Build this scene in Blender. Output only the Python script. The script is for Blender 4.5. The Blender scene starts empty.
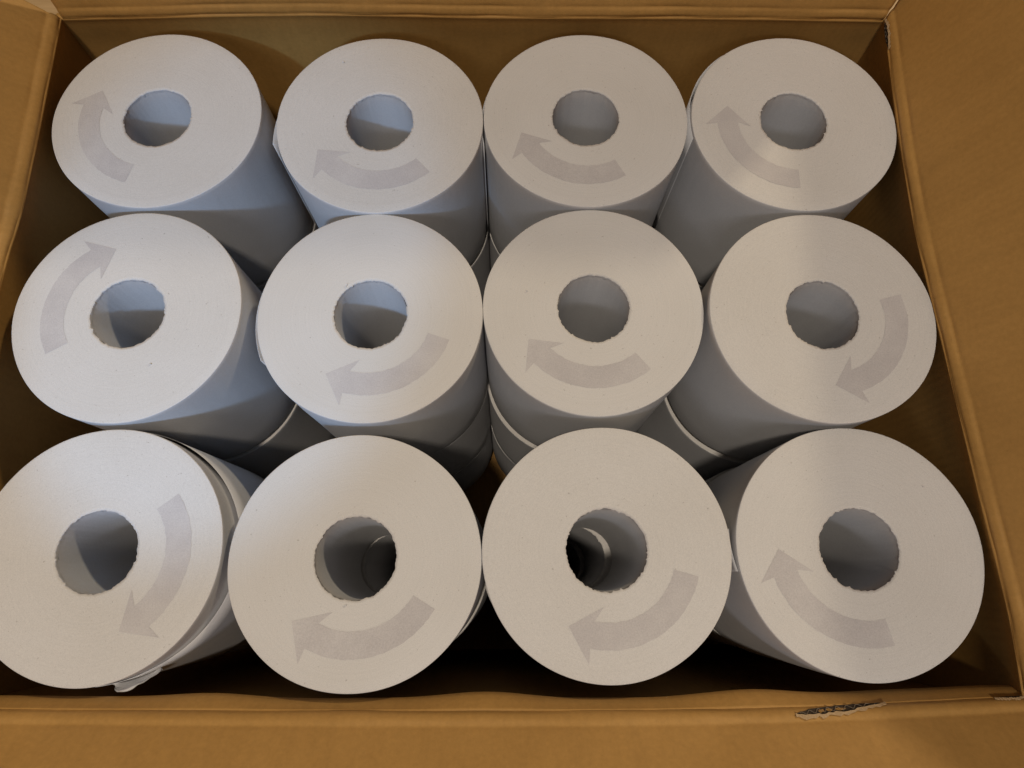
import bpy, math, random
from mathutils import Vector, Euler
random.seed(7)
S = 0.1                                   # one unit here = one roll radius = 10 cm
sc = bpy.context.scene
col = sc.collection
R = math.radians

# ------------------------------------------------------------------ camera
cam = bpy.data.cameras.new('camera'); camo = bpy.data.objects.new('camera', cam); col.objects.link(camo)
cam.sensor_width = 36; cam.sensor_fit = 'HORIZONTAL'; cam.lens = 666.8 / 1024 * 36
camo.location = (0.2358 * S, -2.2836 * S, 5.4772 * S)
camo.rotation_mode = 'XYZ'; camo.rotation_euler = (R(16.6102), R(-0.4837), 0)
cam.clip_start = 0.01; cam.clip_end = 100
sc.camera = camo

# ------------------------------------------------------------------ exposure, world
sc.view_settings.view_transform = 'Standard'; sc.view_settings.look = 'None'
sc.view_settings.exposure = 0.0; sc.view_settings.gamma = 1.0
w = bpy.data.worlds.new('World'); sc.world = w; w.use_nodes = True
bg = w.node_tree.nodes['Background']; bg.inputs[0].default_value = (0.55, 0.66, 0.85, 1); bg.inputs[1].default_value = 0.06
sc.cycles.max_bounces = 8; sc.cycles.diffuse_bounces = 3; sc.cycles.use_denoising = True
sc.cycles.sample_clamp_indirect = 4

# ------------------------------------------------------------------ lamps
def aim(o, target):
    o.rotation_euler = (Vector(target) - o.location).to_track_quat('-Z', 'Y').to_euler()
def area(name, loc, target, sx, sy, power, color, spread=180):
    l = bpy.data.lights.new(name, 'AREA'); l.shape = 'RECTANGLE'; l.size = sx * S; l.size_y = sy * S
    l.energy = power; l.color = color; l.spread = R(spread)
    o = bpy.data.objects.new(name, l); col.objects.link(o)
    o.location = Vector(loc) * S; aim(o, Vector(target) * S); return o
# warm ceiling lamp almost straight above the box
area('ceiling_light', (-3.6, -13.5, 60), (0.3, 0, 0), 3.4, 3.4, 186, (1.0, 0.88, 0.735))
# warm room lamp far away, north-east, elevation 36 degrees
az, el, D = R(47), R(36.5), 50
area('room_lamp', (D * math.cos(az) * math.cos(el), D * math.sin(az) * math.cos(el), D * math.sin(el)), (0, 0, 0), 2.6, 2.6, 68, (1.0, 0.84, 0.60))
# dull daylight from the south, on the photographer's side
area('window_light', (-1.5, -15, 15.0), (0, 0, 0), 8, 2, 5.0, (0.88, 0.90, 1.0))
# narrow beam of daylight that reaches the left columns only
sp = bpy.data.lights.new('window_gap_light', 'SPOT'); sp.energy = 19; sp.color = (0.34, 0.60, 1.0)
sp.spot_size = R(22.5); sp.spot_blend = 0.34; sp.shadow_soft_size = 0.32 * S
so = bpy.data.objects.new('window_gap_light', sp); col.objects.link(so)
so.location = Vector((-3.5, -7, 7.2)) * S; aim(so, Vector((-2.35, 0.15, 0)) * S)

# ------------------------------------------------------------------ materials
def mat(name):
    m = bpy.data.materials.new(name); m.use_nodes = True
    nt = m.node_tree; return m, nt, nt.nodes['Principled BSDF']
def noise(nt, scale, detail=4, rough=0.6, coord=None):
    n = nt.nodes.new('ShaderNodeTexNoise'); n.inputs['Scale'].default_value = scale
    n.inputs['Detail'].default_value = detail; n.inputs['Roughness'].default_value = rough
    if coord: nt.links.new(coord, n.inputs['Vector'])
    return n
def ramp(nt, src, stops):
    r = nt.nodes.new('ShaderNodeValToRGB'); e = r.color_ramp.elements
    e[0].position, e[0].color = stops[0][0], (*stops[0][1], 1); e[1].position, e[1].color = stops[-1][0], (*stops[-1][1], 1)
    for p, c in stops[1:-1]:
        k = e.new(p); k.color = (*c, 1)
    nt.links.new(src, r.inputs[0]); return r
def mul(nt, a, b, fac=1.0, mode='MULTIPLY'):
    x = nt.nodes.new('ShaderNodeMix'); x.data_type = 'RGBA'; x.blend_type = mode
    x.inputs[0].default_value = fac
    nt.links.new(a, x.inputs[6]); nt.links.new(b, x.inputs[7]); return x.outputs[2]
def bump(nt, h, strength, dist, prev=None):
    b = nt.nodes.new('ShaderNodeBump'); b.inputs['Strength'].default_value = strength; b.inputs['Distance'].default_value = dist
    nt.links.new(h, b.inputs['Height'])
    if prev: nt.links.new(prev, b.inputs['Normal'])
    return b.outputs[0]
def coords(nt):
    t = nt.nodes.new('ShaderNodeTexCoord'); return t.outputs['Object']
def rnd_offset(nt):
    """object coordinates shifted by a per-object random amount"""
    t = nt.nodes.new('ShaderNodeTexCoord'); o = nt.nodes.new('ShaderNodeObjectInfo')
    m = nt.nodes.new('ShaderNodeMath'); m.operation = 'MULTIPLY'; m.inputs[1].default_value = 7.0
    nt.links.new(o.outputs['Random'], m.inputs[0])
    v = nt.nodes.new('ShaderNodeVectorMath'); v.operation = 'ADD'
    nt.links.new(t.outputs['Object'], v.inputs[0]); nt.links.new(m.outputs[0], v.inputs[1]); return v.outputs[0], t.outputs['Object']

def paper_end():
    m, nt, b = mat('paper_end'); c, c0 = rnd_offset(nt)
    big = ramp(nt, noise(nt, 9, 3, .5, c).outputs[0], [(.3, (.600, .572, .535)), (.7, (.640, .615, .585))])
    fine = ramp(nt, noise(nt, 1500, 3, .7, c).outputs[0], [(.30, (.86, .86, .86)), (.62, (1.04, 1.04, 1.04))])
    speck = ramp(nt, noise(nt, 420, 2, .5, c).outputs[0], [(.22, (.70, .68, .66)), (.30, (1, 1, 1))])
    # wound plies: very faint concentric rings
    sx = nt.nodes.new('ShaderNodeSeparateXYZ'); nt.links.new(c0, sx.inputs[0])
    cx = nt.nodes.new('ShaderNodeCombineXYZ'); nt.links.new(sx.outputs[0], cx.inputs[0]); nt.links.new(sx.outputs[1], cx.inputs[1])
    ln = nt.nodes.new('ShaderNodeVectorMath'); ln.operation = 'LENGTH'; nt.links.new(cx.outputs[0], ln.inputs[0])
    l2 = nt.nodes.new('ShaderNodeMath'); l2.operation = 'MULTIPLY'; l2.inputs[1].default_value = 620; nt.links.new(ln.outputs['Value'], l2.inputs[0])
    n1 = nt.nodes.new('ShaderNodeTexNoise'); n1.noise_dimensions = '1D'; n1.inputs['Scale'].default_value = 1.0; n1.inputs['Detail'].default_value = 2
    nt.links.new(l2.outputs[0], n1.inputs['W'])
    ring = ramp(nt, n1.outputs[0], [(.3, (.98, .98, .98)), (.7, (1.01, 1.01, 1.01))])
    colr = mul(nt, mul(nt, mul(nt, big.outputs[0], fine.outputs[0]), speck.outputs[0]), ring.outputs[0])
    nt.links.new(colr, b.inputs['Base Color'])
    b.inputs['Roughness'].default_value = .95; b.inputs['Specular IOR Level'].default_value = .15
    n = bump(nt, noise(nt, 700, 5, .7, c).outputs[0], .35, .0004)
    n = bump(nt, n1.outputs[0], .25, .0003, n)
    n = bump(nt, noise(nt, 13, 3, .5, c).outputs[0], .30, .0025, n)
    nt.links.new(n, b.inputs['Normal']); return m
def paper_side():
    m, nt, b = mat('paper_side'); c, c0 = rnd_offset(nt)
    big = ramp(nt, noise(nt, 14, 4, .55, c).outputs[0], [(.3, (.575, .570, .575)), (.7, (.625, .620, .625))])
    fine = ramp(nt, noise(nt, 600, 3, .6, c).outputs[0], [(.3, (.94, .94, .94)), (.7, (1.02, 1.02, 1.02))])
    nt.links.new(mul(nt, big.outputs[0], fine.outputs[0]), b.inputs['Base Color'])
    b.inputs['Roughness'].default_value = .85; b.inputs['Specular IOR Level'].default_value = .2
    mp = nt.nodes.new('ShaderNodeMapping'); mp.inputs['Scale'].default_value = (1, 1, .12); nt.links.new(c, mp.inputs[0])
    n = bump(nt, noise(nt, 22, 3, .5, mp.outputs[0]).outputs[0], .35, .004)
    n = bump(nt, noise(nt, 500, 3, .6, c).outputs[0], .2, .0004, n)
    nt.links.new(n, b.inputs['Normal']); return m
def stamp():
    m, nt, b = mat('stamped_arrow'); c, c0 = rnd_offset(nt)
    big = ramp(nt, noise(nt, 26, 6, .65, c).outputs[0], [(.30, (.488, .458, .448)), (.50, (.525, .494, .480)), (.70, (.572, .542, .522))])
    fine = ramp(nt, noise(nt, 900, 4, .75, c).outputs[0], [(.30, (.84, .84, .84)), (.62, (1.04, 1.04, 1.04))])
    nt.links.new(mul(nt, big.outputs[0], fine.outputs[0]), b.inputs['Base Color'])
    b.inputs['Roughness'].default_value = .95; b.inputs['Specular IOR Level'].default_value = .1
    nt.links.new(bump(nt, noise(nt, 700, 5, .7, c).outputs[0], .35, .0004), b.inputs['Normal'])
    return m
def card(name, flute_axis, lo=(.415, .224, .060), hi=(.47, .258, .072)):
    m, nt, b = mat(name); c = coords(nt)
    big = ramp(nt, noise(nt, 8, 5, .6, c).outputs[0], [(.25, lo), (.75, hi)])
    mp = nt.nodes.new('ShaderNodeMapping'); mp.inputs['Scale'].default_value = {'x': (1, .15, .15), 'y': (.15, 1, .15)}[flute_axis]; nt.links.new(c, mp.inputs[0])
    fib = ramp(nt, noise(nt, 260, 5, .7, c).outputs[0], [(.3, (.90, .89, .87)), (.7, (1.05, 1.05, 1.05))])
    strk = ramp(nt, noise(nt, 90, 3, .6, mp.outputs[0]).outputs[0], [(.3, (.95, .95, .945)), (.7, (1.03, 1.03, 1.03))])
    spk = ramp(nt, noise(nt, 330, 2, .5, c).outputs[0], [(.18, (.7, .66, .62)), (.25, (1, 1, 1))])
    nt.links.new(mul(nt, mul(nt, mul(nt, big.outputs[0], fib.outputs[0]), strk.outputs[0]), spk.outputs[0]), b.inputs['Base Color'])
    b.inputs['Roughness'].default_value = .62; b.inputs['Specular IOR Level'].default_value = .35
    wv = nt.nodes.new('ShaderNodeTexWave'); wv.wave_type = 'BANDS'; wv.bands_direction = flute_axis.upper()
    wv.inputs['Scale'].default_value = 42; wv.inputs['Distortion'].default_value = .6; wv.inputs['Detail'].default_value = 1
    nt.links.new(c, wv.inputs['Vector'])
    n = bump(nt, wv.outputs[1], .12, .0006)
    n = bump(nt, noise(nt, 11, 2, .5, c).outputs[0], .22, .004, n)
    n = bump(nt, noise(nt, 500, 4, .6, c).outputs[0], .15, .0003, n)
    nt.links.new(n, b.inputs['Normal']); return m
def plain(name, colr, rough=.8, var=.12, scale=200):
    m, nt, b = mat(name); c = coords(nt)
    r = ramp(nt, noise(nt, scale, 4, .6, c).outputs[0], [(.3, tuple(x * (1 - var) for x in colr)), (.7, tuple(x * (1 + var) for x in colr))])
    nt.links.new(r.outputs[0], b.inputs['Base Color']); b.inputs['Roughness'].default_value = rough; return m
def wood():
    m, nt, b = mat('wood_floor'); c = coords(nt)
    mp = nt.nodes.new('ShaderNodeMapping'); mp.inputs['Scale'].default_value = (1, 8, 1); nt.links.new(c, mp.inputs[0])
    r = ramp(nt, noise(nt, 6, 6, .6, mp.outputs[0]).outputs[0], [(.3, (.52, .33, .15)), (.7, (.66, .44, .22))])
    nt.links.new(r.outputs[0], b.inputs['Base Color']); b.inputs['Roughness'].default_value = .45; return m
M_END, M_SIDE, M_STAMP = paper_end(), paper_side(), stamp()
M_CX, M_CY = card('cardboard_ribs_x', 'x'), card('cardboard_ribs_y', 'y')
M_DARK = plain('torn_slot_shade', (.045, .030, .018), .9)  # near-black colour standing in for shade inside the torn slots
M_TORN = plain('torn_paper', (.40, .27, .14), .9, .2, 900)
M_FLUTE = plain('corrugated_flute', (.22, .17, .12), .9, .15)

# ------------------------------------------------------------------ helpers
def obj(name, verts, faces, mats, parent=None, smooth=False, fmat=None):
    me = bpy.data.meshes.new(name); me.from_pydata([Vector(v) * S for v in verts], [], faces)
    for m in mats: me.materials.append(m)
    me.update()
    if fmat: me.polygons.foreach_set('material_index', fmat)
    if smooth: me.polygons.foreach_set('use_smooth', [True] * len(faces))
    o = bpy.data.objects.new(name, me); col.objects.link(o)
    if parent: o.parent = parent
    return o
def tag(o, label=None, cat=None, group=None, kind=None):
    for k, v in (('label', label), ('category', cat), ('group', group), ('kind', kind)):
        if v: o[k] = v
def grid(name, rows, mats, parent=None, closed=False, smooth=True, solid=None):
    n = len(rows[0]); V = [p for r in rows for p in r]; F = []
    for i in range(len(rows) - 1):
        for j in range(n if closed else n - 1):
            k = (j + 1) % n; F.append((i * n + j, i * n + k, (i + 1) * n + k, (i + 1) * n + j))
    o = obj(name, V, F, mats, parent, smooth)
    if solid:
        s = o.modifiers.new('thickness', 'SOLIDIFY'); s.thickness = abs(solid) * S; s.offset = 1 if solid > 0 else -1
    return o

# ------------------------------------------------------------------ floor
obj('floor', [(-90, -90, -6.0), (90, -90, -6.0), (90, 90, -6.0), (-90, 90, -6.0)], [(0, 1, 2, 3)], [wood()])['kind'] = 'structure'

# ------------------------------------------------------------------ cardboard box
box = bpy.data.objects.new('cardboard_box', None); col.objects.link(box); box.location = (0, 0, -5.98 * S)
tag(box, 'open brown corrugated cardboard box packed with white paper rolls', 'box')
def boxpart(o):
    o.parent = box; o.matrix_parent_inverse.identity(); o.location = -box.location; return o
ZC = 0.04
# crease lines (x, y) at height ZC, each listed along the side
SIDES = {
 'right': ([(4.125, -3.12), (4.145, -2.48), (4.095, -1.5), (4.035, -.11), (3.995, .89), (4.035, 2.2), (4.095, 3.22)], (1, 0), 24),
 'left':  ([(-4.34, -3.20), (-4.29, -1.5), (-4.25, .36), (-4.215, 1.06), (-4.255, 2.49), (-4.28, 3.18)], (-1, 0), 45),
 'rear':  ([(-4.27, 3.18), (-1.85, 3.26), (.16, 3.24), (2.18, 3.25), (4.08, 3.23)], (0, 1), 9),
 'front': ([(-4.34, -3.18), (-1.27, -3.20), (.93, -3.20), (2.41, -3.18), (4.12, -3.11)], (0, -1), 44),
}
def interp(pts, t):
    """smooth (Catmull-Rom) point along the crease, t in 0..1"""
    n = len(pts) - 1; k = min(int(t * n), n - 1); u = t * n - k
    P = [pts[max(k - 1, 0)], pts[k], pts[k + 1], pts[min(k + 2, n)]]
    return tuple(.5 * (2 * P[1][a] + (P[2][a] - P[0][a]) * u + (2 * P[0][a] - 5 * P[1][a] + 4 * P[2][a] - P[3][a]) * u * u
                 + (3 * P[1][a] - P[0][a] - 3 * P[2][a] + P[3][a]) * u ** 3) for a in (0, 1))
def wob(seed, t, amp):
    return amp * (math.sin(t * 9.1 + seed) + .6 * math.sin(t * 23.7 + 2.1 * seed) + .35 * math.sin(t * 57 + 3.3 * seed))
def outward(o, nd, t):
    """thicken a sheet away from the inside of the box"""
    p = o.data.polygons[len(o.data.polygons) // 2]
    s = o.modifiers.new('thickness', 'SOLIDIFY'); s.thickness = t * S
    s.offset = 1 if p.normal.x * nd[0] + p.normal.y * nd[1] > 0 else -1
FL = 3.25      # flap length
flap_fn = {}
for si, (side, (pts, nd, lean)) in enumerate(SIDES.items()):
    th = R(lean); U = 120
    cm = M_CX if nd[0] == 0 else M_CY
    # wall: a strip just under the crease, then straight down
    prof = [(-.012, ZC), (.000, ZC - .03), (.008, ZC - .10), (.03, ZC - .25), (.05, ZC - .45), (.06, -1.0), (.06, -3), (.06, -5.9)]
    if side == 'front':    # upper edge shaped inward and undercut to imitate the rolls' scalloped shadow edge
        prof = [(-.012, ZC), (-.018, ZC - .02), (-.040, ZC - .06), (-.060, ZC - .11), (-.072, ZC - .16), (-.066, ZC - .20), (-.03, ZC - .27), (.03, ZC - .38), (.07, -.6), (.09, -1.0), (.09, -3), (.09, -5.9)]
    rows = []
    for o_, z_ in prof:
        r = []
        for j in range(U + 1):
            t = j / U; x, y = interp(pts, t); o2 = o_ + wob(si + 1, t, .006) * min(1, (ZC - z_) * 3)
            if side == 'front' and o_ < -.015:
                o2 -= (-o_ / .072) * (.045 * math.exp(-((x - .08) / .45) ** 2) + .042 * math.exp(-((x - 2.1) / .42) ** 2) + .03 * math.exp(-((x + 2.0) / .4) ** 2)) * math.exp(0)  # lip waves trace the shadow scallops between the rolls
            e = (t - .5) * 2; e = math.copysign(abs(e) ** 24, e) * (.05 + max(0, o2)) * 1.1
            r.append((x + nd[0] * o2 + abs(nd[1]) * e, y + nd[1] * o2 + abs(nd[0]) * e, z_))
        rows.append(r)
    wl = boxpart(grid('wall', rows, [cm], solid=None)); outward(wl, nd, .05)
    # flap: rolled crease (two score lines) then the flat panel leaning out
    def fp(t, v, h=0.0, side=side, pts=pts, nd=nd, th=th, si=si):
        """point on the inner face of the flap: t along the crease, v outward from it, h above the face"""
        x, y = interp(pts, t)
        bend = .13; sv = 1 + .7 * math.sin(t * 17 + si) * math.sin(t * 41 + 2 * si)
        if v < bend:                                # the turned strip
            a = th * (.35 + .65 * (v / bend)); o_ = v * math.sin(a); z_ = v * math.cos(a)
            g = -.009 * sv * math.exp(-((v - .010) / .016) ** 2) - .007 * sv * math.exp(-((v - .115) / .018) ** 2)
        else:
            o_ = bend * math.sin(th) + (v - bend) * math.sin(th); z_ = bend * math.cos(th) + (v - bend) * math.cos(th)
            g = -.007 * sv * math.exp(-((v - .115) / .018) ** 2)
        if side == 'front': g *= .45
        g += wob(si + 4, t + v * .13, .012) * min(1, v / .5) + wob(si + 9, t * 2.3 + .2, .004) * math.exp(-((v - .06) / .06) ** 2) + h
        if side == 'right' and t > .9: y += .60 * v * ((t - .9) / .1) ** 2  # extra width added at the rear corner to block lamp light and floor view
        if side == 'rear' and t > .9: x += .15 * v * ((t - .9) / .1) ** 2
        o_ -= g * math.cos(th); z_ += g * math.sin(th)
        return (x + nd[0] * (o_ - .012), y + nd[1] * (o_ - .012), ZC + .002 + z_)
    flap_fn[side] = fp
    vs = [0, .008, .016, .026, .04, .055, .075, .09, .10, .11, .12, .13, .145, .17, .22, .3, .45, .7, 1.0, 1.4, 1.9, 2.5, FL]
    T0, T1 = (.004, .996)
    rows = [[fp(T0 + (T1 - T0) * j / U, v) for j in range(U + 1)] for v in vs]
    fl = boxpart(grid('flap', rows, [cm])); outward(fl, nd, .045)
boxpart(obj('bottom', [(-4.35, -3.3, -5.9), (4.2, -3.3, -5.9), (4.2, 3.3, -5.9), (-4.35, 3.3, -5.9)], [(0, 1, 2, 3)], [M_CX]))

# torn places along the creases: slot with its shade painted as a flat dark patch, corrugated flute inside it, ragged light paper lip
def tear(side, t0, t1, v0, width, seed, slope=0.0):
    fp = flap_fn[side]; rnd = random.Random(seed); n = 26
    up, lo = [], []
    for j in range(n + 1):
        u = j / n; t = t0 + (t1 - t0) * u; e = math.sin(math.pi * u) ** .55
        c = v0 + slope * u
        up.append((t, c - width * .5 * e * rnd.uniform(.75, 1.1))); lo.append((t, c + width * .5 * e * rnd.uniform(.75, 1.15)))
    slot = boxpart(grid('torn_slot', [[fp(t, v, .0045) for t, v in up], [fp(t, v, .0045) for t, v in lo]], [M_DARK], smooth=False))
    # flute: a wavy ribbon running along the slot
    m = 90; a, b = [], []
    for j in range(m + 1):
        u = .06 + .88 * j / m; t = t0 + (t1 - t0) * u; e = math.sin(math.pi * u) ** .55
        c = v0 + slope * u; wv = math.sin(u * (t1 - t0) * 620) * width * .26 * e
        a.append(fp(t, c + wv - .003, .006)); b.append(fp(t, c + wv + .003, .011))
    f = grid('corrugated_core', [a, b], [M_FLUTE], slot, smooth=False)
    s = f.modifiers.new('thickness', 'SOLIDIFY'); s.thickness = .003 * S
    # lip
    rows = [[], []]
    for (t, v) in lo:
        rows[0].append(fp(t, v - .004, .012)); rows[1].append(fp(t, v + width * .28 * rnd.uniform(.3, 1.2), .006))
    l = grid('torn_lip', rows, [M_TORN], slot, smooth=False)
    s = l.modifiers.new('thickness', 'SOLIDIFY'); s.thickness = .008 * S
tear('front', .742, .838, .080, .075, 3, -.075)
tear('front', .950, .997, .020, .045, 5, -.01)
tear('right', .925, .994, .015, .06, 9, .0)

# ------------------------------------------------------------------ paper rolls
RR, RH, HL = .995, .320, 1.86
def roll_mesh(seed):
    rnd = random.Random(seed); N = 192
    ph = [rnd.uniform(0, 6.28) for _ in range(4)]
    rw = lambda a: .0035 * math.sin(2 * a + ph[0]) + .0025 * math.sin(3 * a + ph[1]) + .0012 * math.sin(7 * a + ph[2])
    prof = [(RH + .006, -HL), (RH + .006, -.9), (RH + .005, -.05), (RH + .004, -.014), (RH + .004, -.001), (RH + .03, .0), (.5, .0), (.7, .0), (.9, .0), (RR - .010, .0),
            (RR - .002, -.002), (RR, -.007), (RR, -.05), (RR, -.4), (RR, -1.0), (RR, -1.5), (RR, -1.80), (RR - .008, -HL + .012), (RR - .03, -HL), (RH + .006, -HL)]
    lip, v = [], 0
    for j in range(N):
        v = .55 * v + rnd.uniform(-1, 1); lip.append(max(-.016, min(.007, v * .0045)) - (.010 if rnd.random() < .03 else 0))
    V, F, fm = [], [], []
    for k, (r, z) in enumerate(prof):
        for j in range(N):
            a = 2 * math.pi * j / N; rr = r + rw(a) * (r / RR) ** 2
            if k in (3, 4): rr += lip[j]
            if k == 5: rr += lip[j] * .3
            if 10 <= k <= 17: rr += .0025 * math.sin(z * 5 + ph[1] + a * 2)
            V.append((rr * math.cos(a), rr * math.sin(a), z))
    for k in range(len(prof) - 1):
        for j in range(N):
            j2 = (j + 1) % N; F.append((k * N + j2, k * N + j, (k + 1) * N + j, (k + 1) * N + j2))
            fm.append(0 if (4 <= k <= 9 or k >= 17) else 1)
    return V, F, fm
def core_rows(seed):
    rnd = random.Random(seed); N = 150; top, t2, bot = [], [], []
    rag = []
    v = 0
    for j in range(N):
        v = .6 * v + rnd.uniform(-1, 1); rag.append(v)
    rows = [[], [], [], []]
    for j in range(N):
        a = 2 * math.pi * j / N; g = rag[j] * .006
        if rnd.random() < .05: g -= .01
        r0 = RH + .003 + rnd.uniform(-.003, .002)
        rows[0].append(((r0) * math.cos(a), (r0) * math.sin(a), -.035 + min(g, .012)))
        rows[1].append(((RH + .001) * math.cos(a), (RH - .004) * math.sin(a), -.10))
        rows[2].append(((RH + .001) * math.cos(a), (RH - .004) * math.sin(a), -1.0))
        rows[3].append(((RH + .001) * math.cos(a), (RH - .004) * math.sin(a), -HL + .0 + abs(g) * 1.2))
    return rows
# arrow outline in polar coordinates: (radius, angle from the tail)
def arrow_geo(seed):
    rnd = random.Random(seed); z = .0022; n = 40; V, F = [], []
    for j in range(n + 1):
        a = -86 * j / n; w_ = rnd.uniform(-.0035, .0035)
        for r in (.548 + w_, .62, .68, .748 + w_):
            V.append((r * math.cos(R(a)), r * math.sin(R(a)), z))
    for j in range(n):
        for k in range(3):
            q = j * 4 + k; F.append((q, q + 4, q + 5, q + 1))
    # head: flat triangle
    P = lambda r, a: (r * math.cos(R(a)), r * math.sin(R(a)), z)
    b = len(V); o, i, tip = P(.865, -85.2), P(.432, -79), P(.655, -103)
    m1, m2 = V[n * 4 + 3], V[n * 4]
    V += [o, tip, i]
    F += [(n * 4 + 3, b, b + 1), (n * 4 + 3, b + 1, n * 4 + 2), (n * 4 + 2, b + 1, n * 4 + 1), (n * 4 + 1, b + 1, n * 4), (n * 4, b + 1, b + 2)]
    F = [tuple(reversed(f)) for f in F]
    return V, F
def sheet(parent, a0, a1, r_fn, ztop_fn, zbot=-HL + .03, n=60, thick=.004):
    """a loose outer ply running round the roll from azimuth a0 to a1"""
    rows = [[] for _ in range(7)]
    for j in range(n + 1):
        u = j / n; a = R(a0 + (a1 - a0) * u); zt = ztop_fn(u)
        for k in range(7):
            w_ = k / 6; z = zt + (zbot - zt) * w_; r = r_fn(u, w_)
            rows[k].append((r * math.cos(a), r * math.sin(a), z))
    o = grid('loose_sheet', rows, [M_SIDE], parent)
    s = o.modifiers.new('thickness', 'SOLIDIFY'); s.thickness = thick * S; s.offset = 0
    return o

TOP = [(-3.147, 2.029, .008, 255), (-.996, 1.990, .014, 312), (1.002, 2.079, -.017, 299), (3.029, 2.034, .003, 268),
       (-3.104, -.006, .002, 211), (-.973, -.002, -.010, 341), (1.013, .077, -.047, 310), (3.030, -.006, .026, 15),
       (-3.012, -2.049, .004, 38), (-.958, -2.094, .017, 329), (1.036, -2.031, .019, 344), (3.079, -2.021, -.020, 283)]
TILT = {9: (-.012, -.006), 10: (.010, .006), 7: (.001, .002)}
LAB = [
 'white paper roll in rear left corner, grey arrow pointing up',
 'white paper roll in rear row, right beside the rear left corner roll',
 'white paper roll in rear row, left beside the rear right corner roll',
 'white paper roll in rear right corner, faint arrow along its left',
 'white paper roll against left wall in middle row, arrow curving up',
 'white paper roll in middle row, second from left wall, bluish light on it',
 'white paper roll in middle row, second from right wall, arrow along its front',
 'white paper roll against right wall in middle row, arrow pointing down',
 'white paper roll in front left corner, outer sheet loose and torn',
 'white paper roll in front row, second from left, its hole half dark',
 'white paper roll in front row, hole showing rims of rolls below',
 'white paper roll in front right corner, clear arrow pointing up',
]
def make_roll(seed, tail=None):
    root = bpy.data.objects.new('paper_roll', None); col.objects.link(root)
    V, F, fm = roll_mesh(seed); obj('body', V, F, [M_END, M_SIDE], root, True, fm)
    me = root.children[0].data
    grid('core', core_rows(seed + 50), [M_SIDE], root, closed=True)
    if tail is not None:
        V, F = arrow_geo(seed + 90)
        t = R(tail); V = [(x * math.cos(t) - y * math.sin(t), x * math.sin(t) + y * math.cos(t), z) for x, y, z in V]
        obj('arrow_mark', V, F, [M_STAMP], root)
    return root
rolls = []
for i, (x, y, z, ta) in enumerate(TOP):
    r = make_roll(100 + i, ta); rolls.append(r)
    r.location = (x * S, y * S, z * S)
    tx, ty = TILT.get(i + 1, (0, 0)); r.rotation_euler = (-ty, tx, 0)
    tag(r, LAB[i], 'paper roll', 'paper rolls in the top layer')
# loose outer plies
b = lambda u: math.sin(math.pi * u)
sheet(rolls[1], 192, 100, lambda u, w_: 1.001 + .050 * max(0, 1 - u * 3.0) ** 1.5, lambda u: -.06)
sheet(rolls[2], 196, 110, lambda u, w_: 1.001 + .030 * max(0, 1 - u * 2.5), lambda u: -.03)
sheet(rolls[3], 128, 190, lambda u, w_: 1.001 + .016 * b(min(1, u * 1.2)), lambda u: -.015 - .03 * u)
sheet(rolls[5], 205, 120, lambda u, w_: 1.001 + .022 * max(0, 1 - u * 2), lambda u: -.03)
sheet(rolls[11], 190, 171, lambda u, w_: 1.004 + .034 * u * (1 - .6 * w_), lambda u: -.03 - .02 * u, zbot=-.42, n=14, thick=.004)
# the front left roll: its outer sheet stands off, ends in a torn tongue at the front
sheet(rolls[8], 78, -84, lambda u, w_: 1.004 + .045 * b(min(1, u * 1.15 + .02)) * (1 - .4 * w_), lambda u: -.10 - .12 * b(u) ** .8, n=90)
rnd = random.Random(4); rows = []
for k in range(9):
    v = k / 8; r_ = []
    for j in range(15):
        u = j / 14; a = R(-61 - 24 * u); rr = 1.010 + (.024 + .042 * b(min(1, u * 1.1)) ** .8) * v + .010 * rnd.uniform(-1, 1) * v
        z = -.30 + .26 * v * b(u) - .02 * v; r_.append((rr * math.cos(a), rr * math.sin(a), z - .10 * u * v))
    rows.append(r_)
tg = grid('torn_tongue', rows, [M_SIDE], rolls[8]); tg.modifiers.new('thickness', 'SOLIDIFY').thickness = .007 * S

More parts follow.
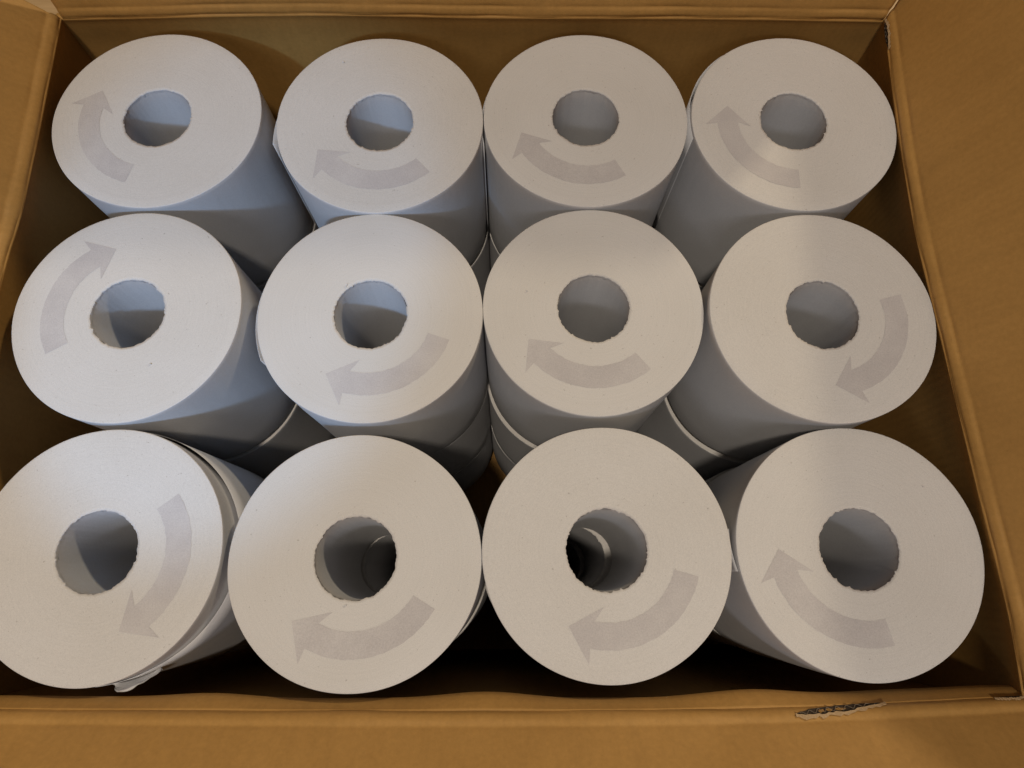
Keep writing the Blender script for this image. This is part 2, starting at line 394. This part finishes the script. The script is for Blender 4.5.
# the rolls stacked underneath
low = [make_roll(300), make_roll(301)]
def copy_roll(src):
    c = src.copy(); col.objects.link(c)
    for ch in src.children:
        d = ch.copy(); col.objects.link(d); d.parent = c
    return c
OFF = {0: (.008, .006), 1: (.006, .020), 2: (-.006, .020), 3: (-.012, .0), 4: (.010, -.006), 5: (.0, .022), 6: (-.012, -.018), 7: (-.014, -.012),
       8: (.015, .01), 9: (.012, .0), 10: (-.072, .01), 11: (-.02, .02)}
WHERE = ['rear left corner', 'rear row second from left', 'rear row third from left', 'rear right corner', 'left end middle row', 'middle row second from left',
         'middle row third from left', 'right end middle row', 'front left corner', 'front row second from left', 'front row third from left', 'front right corner']
SECOND = [0, 1, 2, 3, 4, 5, 6, 7, 8, 9, 10, 11]
used = 0
for i in SECOND:
    r = low[i % 2] if i < 2 else copy_roll(low[i % 2])
    ox, oy = OFF[i]; x, y, z, _ = TOP[i]
    r.location = ((x + ox) * S, (y + oy) * S, (-HL - .035 + min(z, 0)) * S); r.rotation_euler = (0, 0, .7 * i)
    tag(r, 'shaded white paper roll directly under top roll at ' + WHERE[i], 'paper roll', 'paper rolls in the second layer')
for i in range(12):
    ox, oy = {6: (-.020, -.004), 5: (.0, .036), 1: (.0, .03), 2: (.0, .03), 10: (-.13, .0)}.get(i, (.012 * (i % 3 - 1), .01 * (i % 2)))
    r = copy_roll(low[(i + 1) % 2]); x, y, z, _ = TOP[i]
    r.location = ((x + ox) * S, (y + oy) * S, (-2 * HL - .09) * S); r.rotation_euler = (0, 0, 1.1 * i)
    tag(r, 'bottom white paper roll, two below the one at ' + WHERE[i], 'paper roll', 'paper rolls in the bottom layer')

# crumbs of paper lint lying on the roll ends: one per place, each a curled scrap
for k, (i, r_, a_, ln) in enumerate([(6, .62, 165, .035), (4, .55, 300, .018), (9, .36, 262, .030), (11, .78, 40, .016), (1, .8, 120, .018), (5, .35, 130, .035)]):
    x, y, z, _ = TOP[i]; cx, cy = x + r_ * math.cos(R(a_)), y + r_ * math.sin(R(a_)); rr = random.Random(k + 70); d = rr.uniform(0, 3.1)
    rows = [[], []]
    for j in range(7):
        u = j / 6 - .5; w_ = .006 * math.cos(u * 3) + .002
        px, py, pz = math.cos(d) * u * ln + .25 * ln * math.sin(u * 4 + k), math.sin(d) * u * ln, .0035 + .010 * abs(u) + .002 * rr.random()
        rows[0].append((px - math.sin(d) * w_, py + math.cos(d) * w_, pz)); rows[1].append((px + math.sin(d) * w_, py - math.cos(d) * w_, pz + .003))
    o = grid('paper_scrap', rows, [M_SIDE], smooth=False); o.location = (cx * S, cy * S, z * S)
    o.modifiers.new('thickness', 'SOLIDIFY').thickness = .002 * S
    tag(o, 'tiny white scrap of lint on ' + ['middle row roll, second from right wall', 'middle row roll at left wall', 'hole rim of second roll in front row',
        'front right corner roll', 'second rear row roll from left', 'hole rim of second roll in middle row'][k], 'paper scrap', 'scraps of paper lint')
